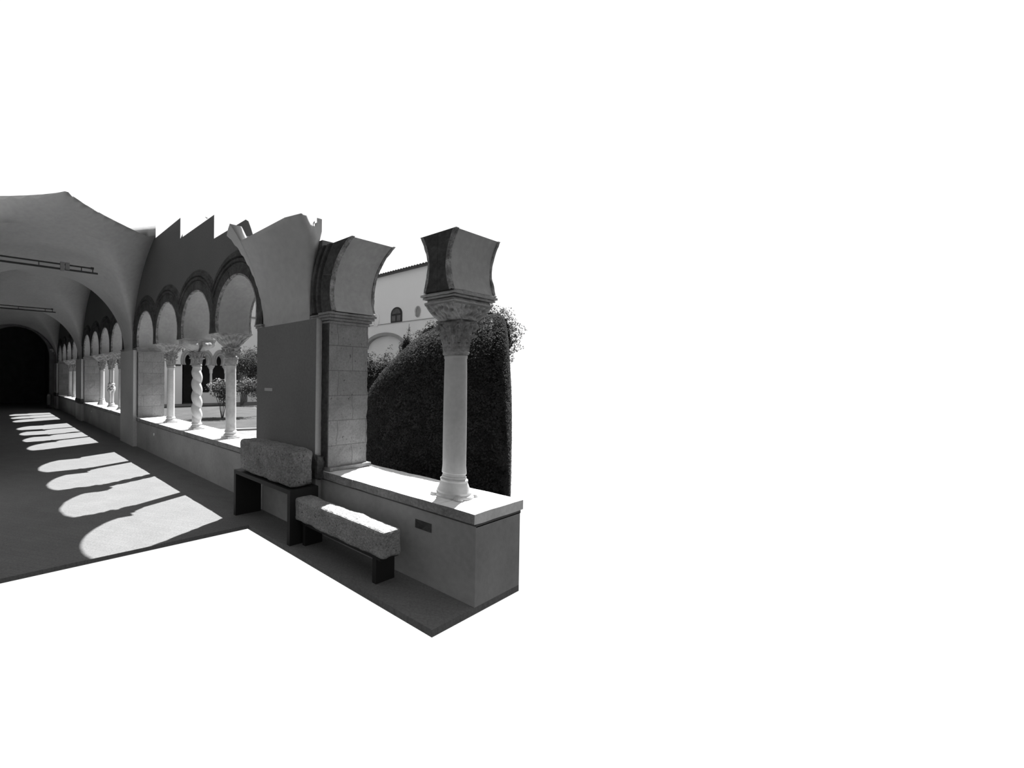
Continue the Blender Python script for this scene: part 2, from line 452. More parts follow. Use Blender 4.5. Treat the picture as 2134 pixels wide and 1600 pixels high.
# plastered pilasters facing the walk
ql = ['wide pilaster with a dark grey painted face behind the stone block', 'plain plastered pilaster running down to the floor in mid-walk',
      'plastered pilaster beyond the knotted column', 'farthest pilaster at the dark end of the walk']
for k, p in enumerate(piers):
    p = 3.31+BAY*k; y0, y1 = p+.055, min(p+1.19, END)
    t = thing('pilaster', (-.045, (y0+y1)/2, 0), ql[k], 'pilaster', 'pilasters on the arcade wall')
    if k == 0:
        bm = nb(); box(bm, -.075, .0, y0, y1, 0, .70); build('foot', bm, M['parapet'], t)
        bm = nb(); grid_box(bm, -.115, -.004, y0-.07, y1+.02, .60, .845, .035, amp=.028, nscale=9, rnd=.02, seed=9)
        build('rubble_band', bm, M['tuff'], t)
        bm = nb(); box(bm, -.085, .0, y0+.004, y1, .83, 2.265); build('body', bm, M['plaster'], t)
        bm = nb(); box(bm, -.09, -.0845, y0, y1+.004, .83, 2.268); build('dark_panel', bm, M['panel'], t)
        lb = build('label_plate', (lambda b: (box(b, -.096, -.0895, 4.15, 4.32, 1.485, 1.522), b)[1])(nb()), M['plate'], t)
    else:
        bm = nb(); box(bm, -.09, .0, y0, y1, 0, 2.26); build('body', bm, M['panel' if k > 3 else 'plaster'], t)
        if k > 1:
            bm = nb(); grid_box(bm, -.11, .0, y0-.04, y1+.02, .62, .80, .06, amp=.02, nscale=9, rnd=.02, seed=k)
            build('rubble_band', bm, M['tuff'], t)
bm = nb()
for k, p in enumerate(piers[1:]): box(bm, -.10, .02, p+.055, min(p+1.19, END), 0, .04)

# ------------------------------------------------------------------ columns
def leaf_strip(bm, cx, cy, ang, r0, z0, h, wd, curl, lobes=3, th=.012):
    """one carved acanthus leaf: a thick ribbed tongue that leans out and rolls over at the tip"""
    ca, sa = math.cos(ang), math.sin(ang); n, mc = 12, 6; F, B = [], []; rc = h*.13
    for i in range(n+1):
        t = i/n; q = min(1, t/.7); f_ = max(0, (t-.7)/.3)*PI*1.05
        out = r0+.003+curl*q**2.0+rc*(1-math.cos(f_)); z = z0+(h-rc)*q+rc*math.sin(f_)
        ww = wd*(.98-.55*t**2.5)*(1+.17*math.cos(t*lobes*2*PI+1))*.5*(1 if t < .9 else .7)
        rf, rb = [], []
        for j in range(mc+1):
            s = (j/mc-.5)*2
            x = out+.011*(1-abs(s))+.005*math.cos(s*PI*3)-.020*s*s*(1-.4*t); yv = s*ww
            rf.append(bm.verts.new((cx+x*ca-yv*sa, cy+x*sa+yv*ca, z)))
            x -= th; rb.append(bm.verts.new((cx+x*ca-yv*sa*.88, cy+x*sa+yv*ca*.88, z-.004)))
        F.append(rf); B.append(rb)
    for i in range(n):
        for j in range(mc):
            bm.faces.new((F[i][j], F[i][j+1], F[i+1][j+1], F[i+1][j]))
            bm.faces.new((B[i][j+1], B[i][j], B[i+1][j], B[i+1][j+1]))
        bm.faces.new((F[i][0], F[i+1][0], B[i+1][0], B[i][0])); bm.faces.new((F[i+1][-1], F[i][-1], B[i][-1], B[i+1][-1]))
    bm.faces.new([*F[-1], *B[-1][::-1]])
def volute(bm, cx, cy, ang, r, z, rad):
    pts, rr = [], []
    for i in range(22):
        t = i/21; a = -PI/2+t*3.4*PI; q = rad*(1-.75*t)
        d = r-rad*.2+q*math.cos(a)
        pts.append((cx+d*math.cos(ang), cy+d*math.sin(ang), z+q*math.sin(a))); rr.append(.014*(1-.4*t))
    tube(bm, pts, rr, 6)
def capital_corinth(bm, cx, cy, z0, z1, r0, r1, tiers=2, seg=8, detail=True):
    H = z1-z0
    lathe(bm, cx, cy, [(r0*1.0, z0), (r0*1.16, z0+.006), (r0*1.2, z0+.018), (r0*1.16, z0+.03), (r0*1.02, z0+.036), (r0*1.0, z0+H*.4), (r0*1.1, z0+H*.7), (r1*.92, z1-.03), (r1*.95, z1-.02)], 28)
    for t in range(tiers):
        for i in range(seg):
            a = 2*PI*(i+.5*t)/seg+PI/8
            leaf_strip(bm, cx, cy, a, r0*(.98+.06*t), z0+.034+t*H*.24, H*(.44+.06*t), r0*.98, .020+.016*t)
    for i in range(4):
        a = PI/4+i*PI/2
        volute(bm, cx, cy, a, r1*1.16, z1-.058, .030)
    # abacus with hollowed sides
    rings = []
    for z, s in ((z1-.028, .93), (z1-.014, 1.0), (z1, 1.0)):
        ring = []
        for i in range(4):
            for j in range(6):
                t = j/6; a0 = PI/4+i*PI/2; a1 = a0+PI/2
                p = Vector((math.cos(a0), math.sin(a0)))*(1-t)+Vector((math.cos(a1), math.sin(a1)))*t
                p *= (1-.28*math.sin(PI*t))*r1*1.42*s
                ring.append(bm.verts.new((cx+p.x, cy+p.y, z)))
        rings.append(ring)
    for a, b in zip(rings, rings[1:]):
        for i in range(24): bm.faces.new((a[i], a[(i+1) % 24], b[(i+1) % 24], b[i]))
    bm.faces.new(rings[0][::-1]); bm.faces.new(rings[-1])
def taper_block(bm, cx, cy, z0, z1, bx, by, tx, ty, slab=.02, amp=.012, carve='scroll', n=26, bulge=.0):
    """impost block: an upturned truncated pyramid, its four faces carved in relief"""
    def ring(z, hx, hy, d, z_for):
        pts = []
        N4 = n
        for side in range(4):
            for j in range(N4):
                t = j/N4*2-1
                if side == 0: x, y, nx, ny = t*hx, -hy, 0, -1
                elif side == 1: x, y, nx, ny = hx, t*hy, 1, 0
                elif side == 2: x, y, nx, ny = -t*hx, hy, 0, 1
                else: x, y, nx, ny = -hx, -t*hy, -1, 0
                dd = 0
                if d:
                    e = min(1, (1-abs(t))*6)
                    if carve == 'scroll':
                        a = abs(t)*7.5; v = (z_for-z0)/(z1-z0)
                        dd = d*e*(math.sin(a*1.6+v*5)*math.cos(v*9-a)+.9*noise.noise(Vector((x*28+cx, y*28+cy, z_for*28))))
                    elif carve == 'leaf':
                        a = abs(abs(t)-.5)*2; v = (z_for-z0)/(z1-z0)
                        dd = d*e*1.5*(1-a*a)*math.sin(PI*min(1, v*1.1))*1.6-(d*1.6 if abs(t) < .10 else 0)+d*.4*noise.noise(Vector((x*18, y*18+cy, z_for*18)))
                pts.append(bm.verts.new((cx+x+nx*dd, cy+y+ny*dd, z)))
        return pts
    rows = []; K = 14
    for i in range(K+1):
        v = i/K; z = z0+(z1-slab-z0)*v; vv = v+bulge*math.sin(PI*v)
        d = amp*math.sin(PI*v)**.4 if 0 < i < K else 0
        rows.append(ring(z, bx+(tx-bx)*vv, by+(ty-by)*vv, d, z))
    rows.append(ring(z1-slab, tx*1.02, ty*1.03, 0, z1)); rows.append(ring(z1, tx*1.02, ty*1.03, 0, z1))
    for a, b in zip(rows, rows[1:]):
        for s in range(len(a)): bm.faces.new((a[s], a[(s+1) % len(a)], b[(s+1) % len(a)], b[s]))
    bm.faces.new(rows[0][::-1]); bm.faces.new(rows[-1])
def base_attic(bm, cx, cy, z, r, k=1.0, plinth=.118):
    grid_box(bm, cx-plinth*k, cx+plinth*k, cy-plinth*k, cy+plinth*k, z, z+.03*k, .04, amp=.003, rnd=.006)
    P_ = [(.085, .028), (.112, .031), (.118, .042), (.116, .056), (.106, .064), (.094, .070), (.091, .082), (.095, .090), (.103, .094), (.104, .104), (.100, .112), (.090, .117), (.087, .130)]
    lathe(bm, cx, cy, [(a*k*r/.08 if a > .086 else r+.001, z+b*k) for a, b in P_], 40)
def base_flared(bm, cx, cy, z, r):
    P_ = [(.150, .0), (.150, .012), (.146, .020), (.134, .030), (.132, .045), (.124, .060), (.118, .075), (.112, .095), (.104, .118), (.103, .124), (.106, .130), (.106, .140), (.100, .146), (.094, .152), (.093, .165), (.0885, .170), (.087, .19)]
    lathe(bm, cx, cy, [(a*r/.087, z+b) for a, b in P_], 48)
    for i in range(4):   # worn corner spurs of the plinth
        a = PI/4+i*PI/2; q = Vector((cx+.150*math.cos(a), cy+.150*math.sin(a)))
        lathe(bm, q.x, q.y, [(.036, z), (.036, z+.010), (.028, z+.022), (.010, z+.030)], 12)
def base_octagon(bm, cx, cy, z, r):
    lathe(bm, cx, cy, [(.150, z), (.150, z+.03), (.135, z+.06), (.105, z+.13), (.092, z+.17), (.098, z+.18), (.096, z+.20), (r, z+.21)], 8)
def shaft_round(bm, cx, cy, z0, z1, r0, r1, seg=40):
    n = 14; pr = []
    for i in range(n+1):
        t = i/n; r = r0+(r1-r0)*t+.0025*math.sin(PI*t)
        pr.append((r*1.0, z0+(z1-z0)*t))
    pr = [(r0*1.05, z0), (r0*1.05, z0+.012)]+[(r, z) for r, z in pr[1:-1]]+[(r1, z1-.03), (r1*1.05, z1-.024), (r1*1.05, z1)]
    lathe(bm, cx, cy, pr, seg)
def shaft_twist(bm, cx, cy, z0, z1, r=.084, off=.030, pitch=.232, ph=0.0, seg=40):
    n = 150; pr = [(r, z0+(z1-z0)*i/n) for i in range(n+1)]
    def fn(a, z, rr):
        t = (z-z0)/(z1-z0); e = min(1, t*9, (1-t)*9)
        # a single bulging strand that winds round the axis, with a sharp furrow opposite
        ph_ = -2*PI*(z-z0)/pitch+ph
        q = abs(math.cos((a-ph_)/2))
        rad = rr*(.84+.40*e*(q**.8)+(1-e)*.14)
        return 0, 0, rad
    lathe(bm, cx, cy, pr, seg, fn)
def shaft_knot(bm, cx, cy, z0, z1, r=.034):
    """four slender shafts tied in a knot half way up"""
    zm = z0+(z1-z0)*.44
    for i in range(4):
        pts = []
        for j in range(61):
            t = j/60; z = z0+(z1-z0)*t
            k = math.exp(-((z-zm)/.10)**2)
            a = PI/4+i*PI/2+PI*1.0/(1+math.exp(-(z-zm)/.03))
            d = .047+.042*k
            if abs(z-zm) < .03: d -= .02*(i % 2)
            pts.append((cx+d*math.cos(a), cy+d*math.sin(a), z))
        tube(bm, pts, [r*(1+.25*math.exp(-((p[2]-zm)/.1)**2)) for p in pts], 12)
    lathe(bm, cx, cy, [(.05, zm+.10), (.098, zm+.115), (.106, zm+.14), (.098, zm+.165), (.05, zm+.18)], 24)

def column(Y, label, kind, imp, cap='corinth', mat_s='marble', r=.078, base='attic'):
    t = thing('marble_column', (XC, Y, SILL), label, 'column', 'columns standing on the arcade sill')
    hb = {'attic': .13, 'flared': .19, 'octagon': .21}[base]
    bm = nb(); {'attic': lambda: base_attic(bm, XC, Y, SILL, r), 'flared': lambda: base_flared(bm, XC, Y, SILL, r), 'octagon': lambda: base_octagon(bm, XC, Y, SILL, r)}[base]()
    build('base', bm, M['marble'], t, smooth=False)
    bm = nb()
    if kind == 'round': shaft_round(bm, XC, Y, SILL+hb, NECK, r*1.03, r*.97)
    elif kind == 'twist': shaft_twist(bm, XC, Y, SILL+hb, NECK, ph=3.0)
    else: shaft_knot(bm, XC, Y, SILL+hb-.02, NECK)
    build('shaft', bm, M[mat_s], t, smooth=True)
    bm = nb(); zc1 = 2.125
    if cap == 'corinth': capital_corinth(bm, XC, Y, NECK, zc1, r*1.0, .112)
    elif cap == 'tall': capital_corinth(bm, XC, Y, NECK, 2.135, r*.98, .112)
    elif cap == 'collar':
        lathe(bm, XC, Y, [(r*1.0, NECK), (r*1.22, NECK+.015), (r*1.28, NECK+.05), (r*1.36, NECK+.095), (r*1.45, NECK+.10), (r*1.46, NECK+.115), (r*1.1, NECK+.118)], 32)
        capital_corinth(bm, XC, Y, NECK+.112, zc1, r*.98, .118, tiers=1, seg=6)
        zc1 = 2.125
    build('capital', bm, M['carved'], t)
    bm = nb()
    if imp == 'mould':
        taper_block(bm, XC, Y-.02, 2.130, 2.255, .125, .10, .265, .125, slab=.012, amp=.020, carve='scroll', bulge=.12)
        for z0, z1, hx, hy in ((2.248, 2.268, .285, .135), (2.268, 2.286, .27, .12), (2.286, 2.306, .295, .142), (2.306, 2.330, .312, .155), (2.330, 2.342, .295, .14)):
            grid_box(bm, XC-hx, XC+hx, Y-.025-hy, Y-.025+hy, z0, z1, .05, amp=.006, nscale=14, rnd=.009, seed=z0)
    elif imp == 'pyr': taper_block(bm, XC, Y, 2.12, SPR+.004, .095, .08, .305, .14, slab=.014, amp=.022)
    elif imp == 'lobe': taper_block(bm, XC, Y, 2.12, SPR+.004, .11, .09, .305, .15, slab=.03, amp=.030, carve='leaf', bulge=.18)
    build('impost', bm, M['carved_light'] if imp != 'mould' else M['carved_light'], t)
    return t
column(2.05, 'round marble column in front of the round hedge, largest of the columns', 'round', 'mould', 'tall', r=.087, base='flared')
column(5.91, 'streaked marble column with a collar, beside the dark panel', 'round', 'pyr', 'collar', 'veined', r=.081)
column(7.22, 'twisted marble column between two straight columns', 'twist', 'lobe')
column(8.55, 'smooth round marble column next to the mid-walk stone pier', 'round', 'pyr')
column(12.50, 'marble column almost hidden behind the mid-walk pilaster', 'round', 'pyr')
column(13.68, 'knotted marble column of four thin shafts tied in the middle', 'knot', 'pyr')
column(14.98, 'round marble column with a flared eight-sided base beside the knotted one', 'round', 'pyr', base='octagon')
column(19.02, 'marble column at the near end of the farthest bay, by the pilaster', 'round', 'pyr')
column(20.32, 'second marble column of the farthest bay, mostly hidden by a pilaster', 'round', 'pyr')
column(21.55, 'farthest sunlit marble column, by the last stone pier', 'round', 'pyr')

# ------------------------------------------------------------------ vault, floor, end of the walk
bm = nb()
nx = 48; xs = [-W2-W2*math.cos(PI*i/nx) for i in range(nx+1)]
ys = []
for q in range(4):
    yc_ = 7.27+BAY*(q-1)
    ys += [yc_-2.77*math.sin(PI/2*i/26) for i in range(26, -1, -1)]
    ys += [yc_+(3.05 if yc_ > 2 else 2.86)*math.sin(PI/2*i/26) for i in range(1, 27)]
ys = sorted(set(round(y, 4) for y in ys if y < END))+[END+.05]
def vault_part(ys_, *planes):
    b = nb()
    g = [[b.verts.new((x, yy, vz(x, yy))) for x in xs] for yy in ys_]
    g2 = [[b.verts.new((x, yy, vz(x, yy)+.2)) for x in xs] for yy in ys_]
    for i in range(len(ys_)-1):
        for j in range(nx):
            b.faces.new((g[i][j], g[i+1][j], g[i+1][j+1], g[i][j+1]))
            b.faces.new((g2[i][j], g2[i][j+1], g2[i+1][j+1], g2[i+1][j]))
    for j in range(nx):
        b.faces.new((g[0][j], g[0][j+1], g2[0][j+1], g2[0][j])); b.faces.new((g[-1][j+1], g[-1][j], g2[-1][j], g2[-1][j+1]))
    return stop(b, *planes)
ya = 4.5
full = nb(); lo_ = ya
for hi_ in (5.2, 5.93, 7.305, 8.66, None):
    part = vault_part([lo_]+[y for y in ys if lo_+.02 < y < (hi_ or 99)-.02]+([hi_] if hi_ else []), *([(2, -1, level(lo_+.1))] if hi_ else []))
    tmp_ = bpy.data.meshes.new('tmp'); part.to_mesh(tmp_); part.free(); full.from_mesh(tmp_); bpy.data.meshes.remove(tmp_); lo_ = hi_
bmesh.ops.remove_doubles(full, verts=full.verts[:], dist=1e-5)
struct('ceiling', full, M['vault'], smooth=True)
# the springing of the vault on the first pier
struct('ceiling_springing', vault_part([y for y in ys if 3.35 < y < ya-.02]+[ya], (2, -1, Z_STUB), (0, 1, -1.2)), M['vault'], smooth=True)
bm = nb(); box(bm, -3.8, -.50, 4.0, END+6, -.04, 0); box(bm, -.50, TH-.02, Y0, END+6, -.05, 0)
struct('floor', bm, M['floor'])
bm = nb(); box(bm, -4.1, -3.8, 6.2, END, 0, 4.9)
struct('wall_left', bm, M['plaster'])
# end wall with an arched way into a dark passage
bm = nb()
def PE(u, w_, z): return Vector((u, w_, z))
arch_cell(bm, PE, -3.8, .0, -1.75, 1.45, 2.6, 2.59, 5.3, END, END+.35, mi_s=0)
box(bm, -3.8, -3.2, END, END+.35, 0, 2.59); box(bm, -.30, .0, END, END+.35, 0, 2.59)
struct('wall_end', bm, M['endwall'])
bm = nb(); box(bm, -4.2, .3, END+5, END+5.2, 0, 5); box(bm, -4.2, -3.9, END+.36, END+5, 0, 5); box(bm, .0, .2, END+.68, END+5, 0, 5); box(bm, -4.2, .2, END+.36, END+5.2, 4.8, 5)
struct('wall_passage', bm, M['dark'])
t = thing('wall_bracket', (-.12, END-.02, 2.92), 'small pale moulded bracket high at the end of the walk', 'bracket')
bm = nb(); box(bm, -.30, .0, END-.14, END, 2.93, 2.99); box(bm, -.20, .0, END-.10, END, 2.84, 2.93); box(bm, -.10, .0, END-.07, END, 2.74, 2.84)
build('bracket_block', bm, M['plaster'], t)
t = thing('fire_extinguisher', (-.36, END-.3, 0), 'grey fire extinguisher on its stand in the dark far corner', 'fire extinguisher')
bm = nb(); lathe(bm, -.36, END-.3, [(.02, .16), (.085, .17), (.10, .20), (.10, .62), (.085, .68), (.04, .72)], 20); build('cylinder', bm, M['ext'], t, smooth=True)
bm = nb(); box(bm, -.41, -.31, END-.33, END-.27, .72, .76); tube(bm, [(-.36, END-.3, .74), (-.27, END-.3, .70), (-.25, END-.3, .5)], .012); build('valve', bm, M['black'], t)
bm = nb(); lathe(bm, -.36, END-.3, [(.13, 0), (.13, .03), (.02, .05), (.02, .17)], 16); build('stand', bm, M['black'], t)

# lamp rails slung across the vault
for k, yy in enumerate((9.38, 15.93)):
    t = thing('lamp_rail', (-2, yy, 3.8), ['black lamp rail with a grey fitting, nearer of the two under the vault', 'farther black lamp rail at the left edge of the vault'][k], 'lamp rail', 'lamp rails across the vault')
    z = 3.80
    bm = nb(); tube(bm, [(-3.6, yy, z), (-1.0, yy, z)], .020, 10); build('lower_tube', bm, M['black'], t)
    bm = nb(); tube(bm, [(-3.6, yy, z+.095), (-1.09, yy, z+.095)], .016, 10); build('upper_tube', bm, M['black'], t)
    for x in (-1.10, -1.32, -2.1, -2.9):
        bm = nb(); box(bm, x-.008, x+.008, yy-.012, yy+.012, z, z+.10); build('strut', bm, M['black'], t)
    bm = nb(); box(bm, -1.14, -1.08, yy-.02, yy+.02, z+.075, z+.118); build('end_cap', bm, M['black'], t)
    if k == 0:
        bm = nb(); box(bm, -1.72, -1.64, yy-.05, yy+.03, z-.03, z+.135); build('fitting', bm, M['boxgrey'], t)
        bm = nb(); box(bm, -1.625, -1.55, yy-.05, yy+.03, z-.005, z+.135); build('fitting', bm, M['boxgrey'], t)

# ------------------------------------------------------------------ stones on their benches
t = thing('metal_bench', (-.33, 3.9, 0), 'dark steel bench carrying the square stone block, in front of the panel', 'bench')
bm = nb(); box(bm, -.47, -.11, 3.28, 4.40, .50, .545); build('seat', bm, M['steel'], t)
bm = nb(); box(bm, -.47, -.11, 4.355, 4.40, 0, .50); build('leg', bm, M['steel'], t)
bm = nb(); box(bm, -.47, -.11, 3.28, 3.325, 0, .50); build('leg', bm, M['steel'], t)
bm = nb(); grid_box(bm, -.455, -.165, 3.30, 4.30, .552, .925, .022, amp=.010, nscale=7, rnd=.035, seed=3)
for v in bm.verts:      # the block is worn: its right end is a little lower and rounder
    f_ = (v.co.y-3.3)
    if v.co.z < .62: v.co.z += .012*max(0, noise.noise(v.co*14))+.006
    if f_ < .12 and v.co.z > .8: v.co.z -= (.12-f_)*.18
o = build('stone_block', bm, M['block'], base=(-.32, 3.8, .546))
tag(o, 'rough squared grey stone block standing on the dark steel bench', 'stone block')
t = thing('low_bench', (-.27, 2.6, 0), 'low black bench under the long pale stone beam', 'bench')
bm = nb(); box(bm, -.34, -.12, 2.26, 3.27, .20, .245); build('seat', bm, M['black'], t)
bm = nb(); box(bm, -.34, -.12, 3.2, 3.24, 0, .20); build('leg', bm, M['black'], t)
bm = nb(); box(bm, -.34, -.12, 2.30, 2.34, 0, .20); build('leg', bm, M['black'], t)
bm = nb(); grid_box(bm, -.40, -.185, 2.18, 3.36, .247, .462, .022, amp=.008, nscale=8, rnd=.022, seed=8)
o = build('stone_beam', bm, M['beam'], base=(-.26, 2.8, .247))
tag(o, 'long pale stone beam with a sunlit top lying below the near sill', 'stone beam')
bm = nb(); box(bm, -.004, .0, 2.04, 2.19, .43, .50)
o = build('wall_vent', bm, M['tuff'], base=(-.002, 2.1, .46)); 
if o: tag(o, 'small dark vent plate set low in the parapet below the near column', 'vent')
for i, (yy, zz) in enumerate(((8.69, .425), (15.07, .45))):
    bm = nb(); lathe(bm, 0, 0, [(.030, .001), (.028, .010), (.012, .014)], 14)
    bmesh.ops.rotate(bm, verts=bm.verts[:], matrix=Matrix.Rotation(-PI/2, 3, 'Y'))
    bmesh.ops.translate(bm, verts=bm.verts[:], vec=(.0, yy, zz))
    o = build('wall_stud', bm, M['sill'], base=(0, yy, zz))
    if o: tag(o, ['small pale round stud on the parapet under the twisted column', 'small pale round stud on the parapet under the knotted column'][i], 'stud')

# ------------------------------------------------------------------ the garden ground
def poly(bm, pts, z0, z1):
    a = [bm.verts.new((x, y, z0)) for x, y in pts]; b = [bm.verts.new((x, y, z1)) for x, y in pts]
    bm.faces.new(a[::-1]); bm.faces.new(b)
    for i in range(len(pts)): bm.faces.new((a[i], a[(i+1) % len(pts)], b[(i+1) % len(pts)], b[i]))
bm = nb(); poly(bm, [(TH-.01, 2.2), (1.3, 2.2), (2.6, 3.4), (20.6, 15.6), (20.6, 24.3), (TH-.01, 24.3)], -.2, -.005)
struct('ground_gravel', bm, M['gravel']).name = 'ground'
bm = nb()
poly(bm, [(1.2, 12.4), (2.9, 11.6), (9, 10.4), (9, 19.5), (9.0, 22.0), (1.2, 21.6)], -.005, .025)
o = struct('ground_lawn', bm, M['grass']); o.name = 'lawn'
bm = nb()
poly(bm, [(1.2, 21.62), (9, 22.1), (9, 22.3), (1.2, 21.8)], 0, .06)
poly(bm, [(1.2, 12.2), (2.9, 11.4), (9, 10.2), (9, 10.36), (2.9, 11.55), (1.2, 12.36)], 0, .05)
o = struct('trim_kerb', bm, M['kerb'])
bm = nb(); poly(bm, [(9.4, 19.2), (12.5, 19.8), (12.5, 20.2), (9.4, 19.6)], 0, .05)
struct('trim_path', bm, M['kerb'])

# ------------------------------------------------------------------ far ranges
t = thing('cloister_range', (9, 24.4, 0), 'pale arcaded cloister wing across the end of the garden', 'building')
cs = [7.36, 8.41, 9.48, 10.52]; r = .30; zc = 2.58; zs = 2.38; ZS = 1.3; ztf = zs+(5.6-zs)/ZS
bm = nb()
bd = [6.90, 7.88, 8.94, 10.0, 11.0]
def PF(u, w_, z): return Vector((u, w_, z if z <= zs else zs+(z-zs)*ZS))
for c, a, b in zip(cs, bd, bd[1:]): arch_cell(bm, PF, a, b, c, r, zc, zs, ztf, 24.0, 24.5, n=28, mi_s=0)
box(bm, TH+.02, 6.96, 24.0, 24.5, 0, 5.6); box(bm, 6.90, 6.96, 24, 24.5, 0, 5.6)
box(bm, 7.95, 16.0, 24.02, 24.45, 0, .66)
cs2 = [12.0, 13.06, 14.1, 15.2]; bd2 = [11.5, 12.53, 13.58, 14.65, 15.8]
for c, a, b in zip(cs2, bd2, bd2[1:]): arch_cell(bm, PF, a, b, c, r, zc, zs, ztf, 24.0, 24.5, n=28, mi_s=0)
box(bm, 11.0, 11.5, 24.0, 24.5, 2.38, 5.6); box(bm, 15.8, 19.6, 24, 24.5, 0, 5.6)
build('lower_wall', bm, M['far'], t)
bm = nb(); box(bm, TH, 19.6, 23.98, 24.5, 5.66, 8.6); build('upper_wall', bm, M['farhigh'], t)
bm = nb(); box(bm, TH, 19.6, 23.92, 24.5, 5.58, 5.68); build('string_course', bm, M['fartrim'], t)
bm = nb(); box(bm, TH-.2, 19.6, 23.7, 24.6, 8.6, 8.75); build('roof', bm, M['tile'], t)
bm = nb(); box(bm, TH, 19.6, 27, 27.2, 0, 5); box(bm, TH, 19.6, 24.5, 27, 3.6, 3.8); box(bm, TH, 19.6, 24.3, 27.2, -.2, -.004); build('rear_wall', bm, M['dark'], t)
for c in cs+cs2:
    bm = nb(); n = 28; rows = []
    allc = cs if c in cs else cs2; i = allc.index(c)
    lo = (allc[i-1]+c)/2 if i else -1e9; hi = (allc[i+1]+c)/2 if i < len(allc)-1 else 1e9
    for dr, w_ in ((0, 24.0), (.0, 23.96), (.10, 23.96), (.11, 23.985), (.13, 23.94), (.26, 23.94), (.28, 24.0)):
        rr = r+dr
        al = math.asin(min(.999, (zc-zs)/rr)) if rr > (zc-zs) else PI/2*.98
        rows.append([bm.verts.new((max(lo, min(hi, c+rr*math.cos(-al+(PI+2*al)*j/n))), w_, zs+ZS*max(0, zc-zs+rr*math.sin(-al+(PI+2*al)*j/n)))) for j in range(n+1)])
    for a, b in zip(rows, rows[1:]):
        for j in range(n): bm.faces.new((a[j], a[j+1], b[j+1], b[j]))
    bmesh.ops.remove_doubles(bm, verts=bm.verts[:], dist=1e-5)
    build('archivolt', bm, M['fartrim'], t)
bm = nb(); grid_box(bm, 11.0, 11.5, 23.97, 24.5, .0, 2.38, .2, amp=.02, rnd=.03); build('pier', bm, M['farpier'], t)
bm = nb(); box(bm, 6.3, 6.78, 23.93, 24.02, 2.30, 2.38); build('impost_band', bm, M['tuff'], t)
for Xc in (7.88, 8.94, 10.0, 12.53, 13.58, 14.65):
    cc = nb(); lathe(cc, Xc, 24.25, [(.13, .66), (.13, .70), (.10, .74), (.085, .80), (.08, 1.3), (.075, 1.86), (.10, 1.88), (.10, 1.9), (.11, 2.1), (.20, 2.26), (.24, 2.28), (.24, 2.385)], 16)
    if Xc == 7.88: box(cc, 7.8, 7.96, 24.1, 24.4, 0, .67)
    build('column', cc, M['far'], t, smooth=False)

t = thing('tall_building', (20.3, 17, 0), 'tall pale building with an arched window and tiled eaves across the garden', 'building')
bm = nb(); box(bm, 20.0, 20.6, 15.6, 24.0, 5.42, 8.72); build('upper_wall', bm, M['farhigh'], t)
bm = nb(); box(bm, 20.0, 20.6, 15.6, 18.15, 0, 5.42); box(bm, 20.0, 20.6, 18.15, 21.55, 4.62, 5.42); box(bm, 20.0, 20.6, 21.55, 24, 0, 5.42); box(bm, 20.25, 20.6, 18.1, 21.6, 0, 4.7)
# spandrels over the flat wall arch
def seg_arch(y): return 3.75+.87*math.sqrt(max(0, 1-((y-19.85)/1.65)**2))
n = 30
for i in range(n):
    ya, yb = 18.15+3.4*i/n, 18.15+3.4*(i+1)/n
    za, zb = seg_arch(ya), seg_arch(yb)
    vv = [bm.verts.new(p) for p in ((20, ya, za), (20, yb, zb), (20, yb, 4.62), (20, ya, 4.62))]; bm.faces.new(vv)
    vb = [bm.verts.new(p) for p in ((20, ya, za), (20, yb, zb), (20.26, yb, zb), (20.26, ya, za))]; bm.faces.new(vb)
build('lower_wall', bm, M['far'], t)
bm = nb()
for d0, d1, x in ((-.0, .22, 19.95),):
    prev = None
    for i in range(41):
        a = PI*i/40
        pi_ = (19.85+(1.62+d0)*math.cos(a), 3.75+(.85+d0)*math.sin(a)); po = (19.85+(1.62+d1)*math.cos(a), 3.75+(.85+d1)*math.sin(a))
        cur = [bm.verts.new((xx, yy, zz)) for xx, (yy, zz) in ((20.25, pi_), (19.93, pi_), (19.93, po), (20.05, po))]
        if prev:
            for q in range(3): bm.faces.new((prev[q], prev[q+1], cur[q+1], cur[q]))
        prev = cur
build('arch_moulding', bm, M['fartrim'], t)
bm = nb(); box(bm, 19.96, 20.05, 15.6, 24, 5.385, 5.425); build('string_course', bm, M['fartrim'], t)
# eaves and tile ends
bm = nb(); box(bm, 19.72, 20.6, 15.6, 24, 8.72, 8.80)
y = 15.6
while y < 24:
    vv = []
    for xx in (19.66, 20.4):
        vv.append([bm.verts.new((xx, y+.09+.09*math.cos(PI*j/6), 8.80+.075*math.sin(PI*j/6))) for j in range(7)])
    for j in range(6): bm.faces.new((vv[0][j], vv[0][j+1], vv[1][j+1], vv[1][j]))
    bm.faces.new(vv[0]); y += .21
build('roof', bm, M['tile'], t)
bm = nb()
def arch_plate(bm, x, yc, hw, z0, zsp, dx, n=20):
    pts = [(yc-hw, z0), (yc+hw, z0)]+[(yc+hw*math.cos(PI*j/n), zsp+hw*math.sin(PI*j/n)) for j in range(n+1)]
    f = bm.faces.new([bm.verts.new((x, a, b)) for a, b in pts])
    r_ = bmesh.ops.extrude_face_region(bm, geom=[f]); bmesh.ops.translate(bm, verts=[v for v in r_['geom'] if isinstance(v, bmesh.types.BMVert)], vec=(dx, 0, 0))
WY = 18.78
arch_plate(bm, 19.955, WY, .46, 5.43, 5.98, .05)
wf = build('window', bm, M['frame'], t)
